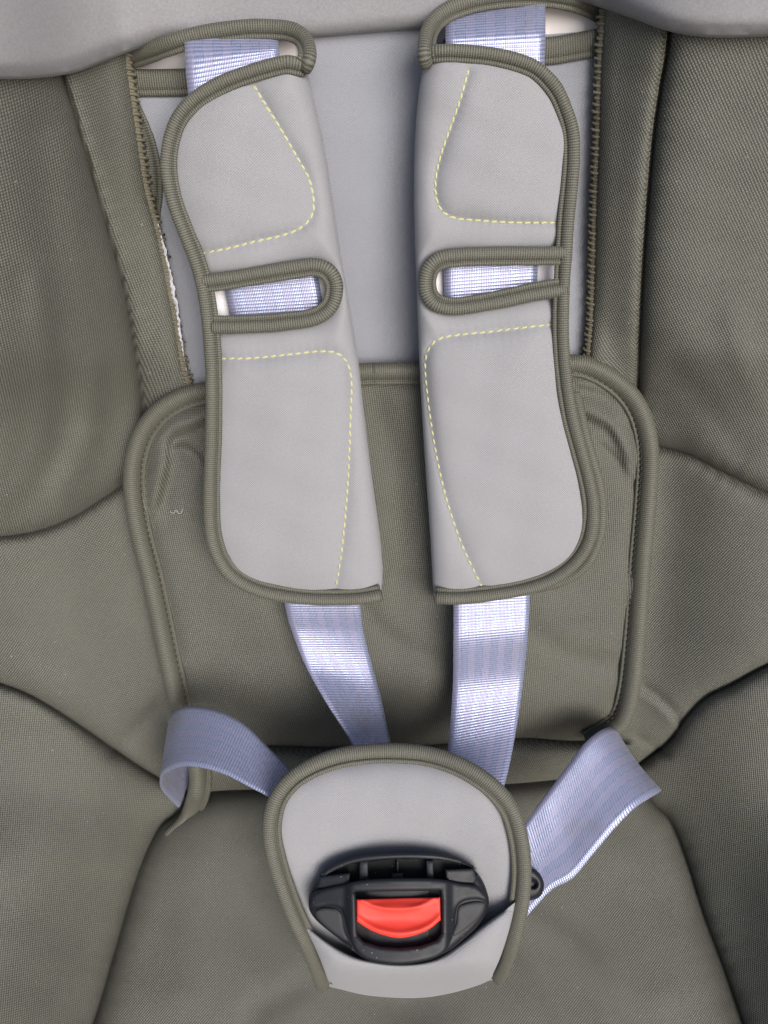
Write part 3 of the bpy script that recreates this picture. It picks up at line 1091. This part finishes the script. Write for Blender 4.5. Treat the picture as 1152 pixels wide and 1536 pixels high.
# order: along flap edge left->right, down the right side, along the bottom right->left, up the left side
o = panel('buckle_pocket', pocket_poly, Dkl, NEO, crotch, step=5, thick=.003)
tag(o, 'grey stretch pocket below the buckle')
panel('pad_back', px2(K_out) , lambda x, y: Dk(y) + .010, NEO, crotch, step=12)
c = inset(K_out, KW * .5)
dd = Dk(c[:, 1]) + .0002 + .006 * smooth01((c[:, 1] - 1445) / 40.0)
C = P(c[:, 0], c[:, 1], dd)
sweep('binding', C, dd / F * (KW + 2), PROF, BIND, crotch, flip=-1, wavy=.02)

# ------------------------------------------------------------------ buckle
buckle = empty('buckle', P(600, 1440, .35), 'black plastic harness buckle with red release button', 'buckle')


def Dt(py):
    return .3400 + (1365 - py) * .00006


def near_edge(px, py, loops):
    t = np.full(np.shape(px), 1e9)
    for lp in loops:
        q = np.vstack([lp, lp[:1]])
        t = np.minimum(t, pdist(px, py, q))
    return t


def slab(name, poly, off, thick, mat, holes=(), r=5, rd=.0012, step=3.2, parent=buckle, extra=None, dome=None):
    poly = np.asarray(poly, float)
    hs = [np.asarray(h, float) for h in holes]

    def df(px, py):
        d = Dt(py) + off
        if dome: d = d + dome(px, py)
        d = d + rnd_edge(near_edge(px, py, [poly] + hs), r, rd)
        if extra: d = d + extra(px, py)
        return d
    return panel(name, poly, df, mat, parent, step=step, holes=hs, thick=thick, sharp=50, rings=(r * .12, r * .4, r * 1.0))


def dome(px, py):
    return .0045 * ((px - 598) / 134.0) ** 2


B_out = cspline([(463, 1357), (466, 1338), (478, 1316), (500, 1297), (540, 1284), (600, 1280), (660, 1282), (700, 1296), (722, 1318), (733, 1347), (730, 1368), (716, 1390), (694, 1410), (672, 1427), (640, 1441), (600, 1446), (560, 1443), (535, 1430), (505, 1406), (480, 1386), (467, 1371)], 4, True)
slot = cspline([(486, 1312), (505, 1303), (530, 1296), (600, 1289), (668, 1291), (700, 1298), (712, 1303), (708, 1318), (672, 1320), (600, 1321), (530, 1324), (490, 1324)], 4, True)
slab('buckle_body', B_out, .0030, .016, BLACK, [slot], 8, .003, dome=dome)
# floor of the tongue slots
panel('slot_floor', [(486, 1306), (530, 1290), (600, 1284), (668, 1286), (710, 1298), (712, 1322), (600, 1328), (486, 1328)], lambda x, y: Dt(y) + .0092, PIT, buckle, step=12)
# raised lip behind the slots
rim = px2(cspline([(481, 1313), (500, 1299), (540, 1286), (600, 1282), (660, 1284), (700, 1297), (714, 1306)], 4)) + px2(cspline([(712, 1301), (698, 1295), (660, 1288), (600, 1286.5), (540, 1291.5), (505, 1302), (486, 1313)], 4))
rim = px2(cspline([(479, 1313), (500, 1297), (540, 1284), (600, 1280), (660, 1282), (700, 1295), (716, 1305)], 4)) + px2(cspline([(711, 1303), (696, 1297), (660, 1290), (600, 1288), (540, 1293), (508, 1303), (487, 1314)], 4))
slab('slot_rim', rim, .0014, .008, BLACK, (), 3, .0008, dome=dome)
# side shoulders of the slots
for q in ([(479, 1314), (525, 1309), (526, 1331), (505, 1336), (474, 1332)], [(668, 1304), (711, 1302), (716, 1318), (712, 1326), (690, 1326), (668, 1321)]):
    slab('slot_shoulder', q, .0018, .008, BLACK, (), 3, .0008, dome=dome)
# dividers between the slots
for q in ([(539, 1292), (552, 1291), (553, 1324), (539, 1325)], [(639, 1290), (650, 1291), (651, 1322), (640, 1322)], [(588, 1310), (604, 1309), (605, 1322), (587, 1323)], [(595, 1288), (598, 1288), (598, 1311), (595, 1311)]):
    w = q[1][0] - q[0][0]
    slab('slot_divider', q, .0030 if w > 5 else .0060, .009, BLACK, (), 2, .0005, step=4)
# side grips
slab('side_grip', cspline([(473, 1366), (485, 1361), (504, 1363), (513, 1372), (516, 1390), (523, 1412), (505, 1402), (486, 1387), (475, 1375)], 4, True), .0020, .004, BLACKTEX, (), 4, .001, dome=dome)
slab('side_grip', cspline([(727, 1354), (712, 1352), (692, 1357), (686, 1366), (684, 1385), (679, 1404), (694, 1397), (712, 1382), (724, 1368)], 4, True), .0020, .004, BLACKTEX, (), 4, .001, dome=dome)
# face plate: arched bridge plus U-shaped bezel round the button
plate = cspline([(464, 1352), (470, 1340), (488, 1332), (515, 1326), (545, 1320), (600, 1317), (655, 1318), (690, 1324), (714, 1328), (728, 1340), (731, 1352), (716, 1349), (698, 1351), (688, 1358), (684, 1370), (682, 1392), (674, 1418), (662, 1432), (640, 1441), (600, 1447), (562, 1443), (540, 1434), (528, 1418), (520, 1392), (514, 1370), (508, 1362), (492, 1359), (476, 1362), (467, 1362)], 4, True)
hole = np.array([(533, 1338), (660, 1336), (662, 1350), (662, 1400), (655, 1410), (630, 1419), (600, 1422), (570, 1420), (545, 1412), (536, 1402), (534, 1350)], float)


def plate_x(px, py):
    # raised frame corner round the button, falling away to the sides
    t = np.maximum(np.maximum(529 - px, px - 667), 0)
    return .0022 * smooth01(t / 14.0) * np.where(py > 1322, 1, 1)


slab('face_plate', plate, -.0022, .008, BLACK, [hole], 5, .0016, dome=dome, extra=plate_x)
panel('button_well', [(528, 1333), (667, 1331), (667, 1426), (528, 1426)], lambda x, y: Dt(y) + .0035, PIT, buckle, step=12)
btn = px2(cspline([(535, 1382), (550, 1392), (570, 1401), (598, 1407), (625, 1402), (645, 1393), (661, 1380)], 3)) + [(660, 1346), (600, 1347), (535, 1349)]
arc_lo = cspline([(535, 1376), (550, 1386), (570, 1395), (598, 1400), (625, 1396), (645, 1387), (661, 1374)], 3)
arc_hi = cspline([(543, 1350), (560, 1358), (580, 1363), (600, 1364), (622, 1361), (640, 1354), (650, 1348)], 3)


def btn_x(px, py):
    rl, rh = pdist(px, py, arc_lo), pdist(px, py, arc_hi)
    d = -.0008 * np.exp(-(rl / 4.5) ** 2) - .0006 * np.exp(-(rh / 3.5) ** 2)
    d = d + .0018 * smooth01((1362 - py) / 14) * np.exp(-((px - 598) / 42) ** 4)
    d = d + .0013 * np.exp(-((py - 1380) / 14) ** 2) * np.exp(-((px - 598) / 60) ** 4)
    return d


slab('release_button', btn, -.0006, .006, RED, (), 3, .0006, step=2.4, extra=btn_x)

# black tongue end sticking out behind the crotch pad
tg = cspline([(760, 1300), (785, 1298), (803, 1304), (814, 1318), (816, 1332), (810, 1345), (796, 1351), (775, 1350), (758, 1345)], 4, True)
tp = np.asarray(tg)
tongue = empty('buckle_tongue', P(790, 1330, .372), 'black plastic buckle tongue end peeking out behind the crotch pad', 'buckle tongue')


def Dtg(px, py):
    t = near_edge(px, py, [tp])
    d = .364 + rnd_edge(t, 9, .0035)
    r = np.hypot((px - 797) / 9.0, (py - 1326) / 7.0)
    return d + .0022 * (1 - smooth01((r - .6) / .7))


panel('tongue_tip', tg, Dtg, BLACK, tongue, step=3, thick=.006, sharp=60)
bar = cspline([(690, 1270), (735, 1275), (775, 1300), (775, 1345), (735, 1350), (690, 1345)], 4)
panel('tongue_plate', px2(bar), lambda x, y: .3685 + 0 * x, BLACK, tongue, step=8, thick=.003)

# ------------------------------------------------------------------ lint on the cushion
lc = cspline([(255, 767), (260, 770), (264, 765), (268, 770), (272, 769), (274, 763)], 1.2)
C = P(lc[:, 0], lc[:, 1], Dcush(lc[:, 0], lc[:, 1]) - .0006)
o = sweep('lint_thread', C, .00034, circ(5), LINT)
tag(o, 'tiny curled white lint thread on the cushion below its left corner', 'lint')
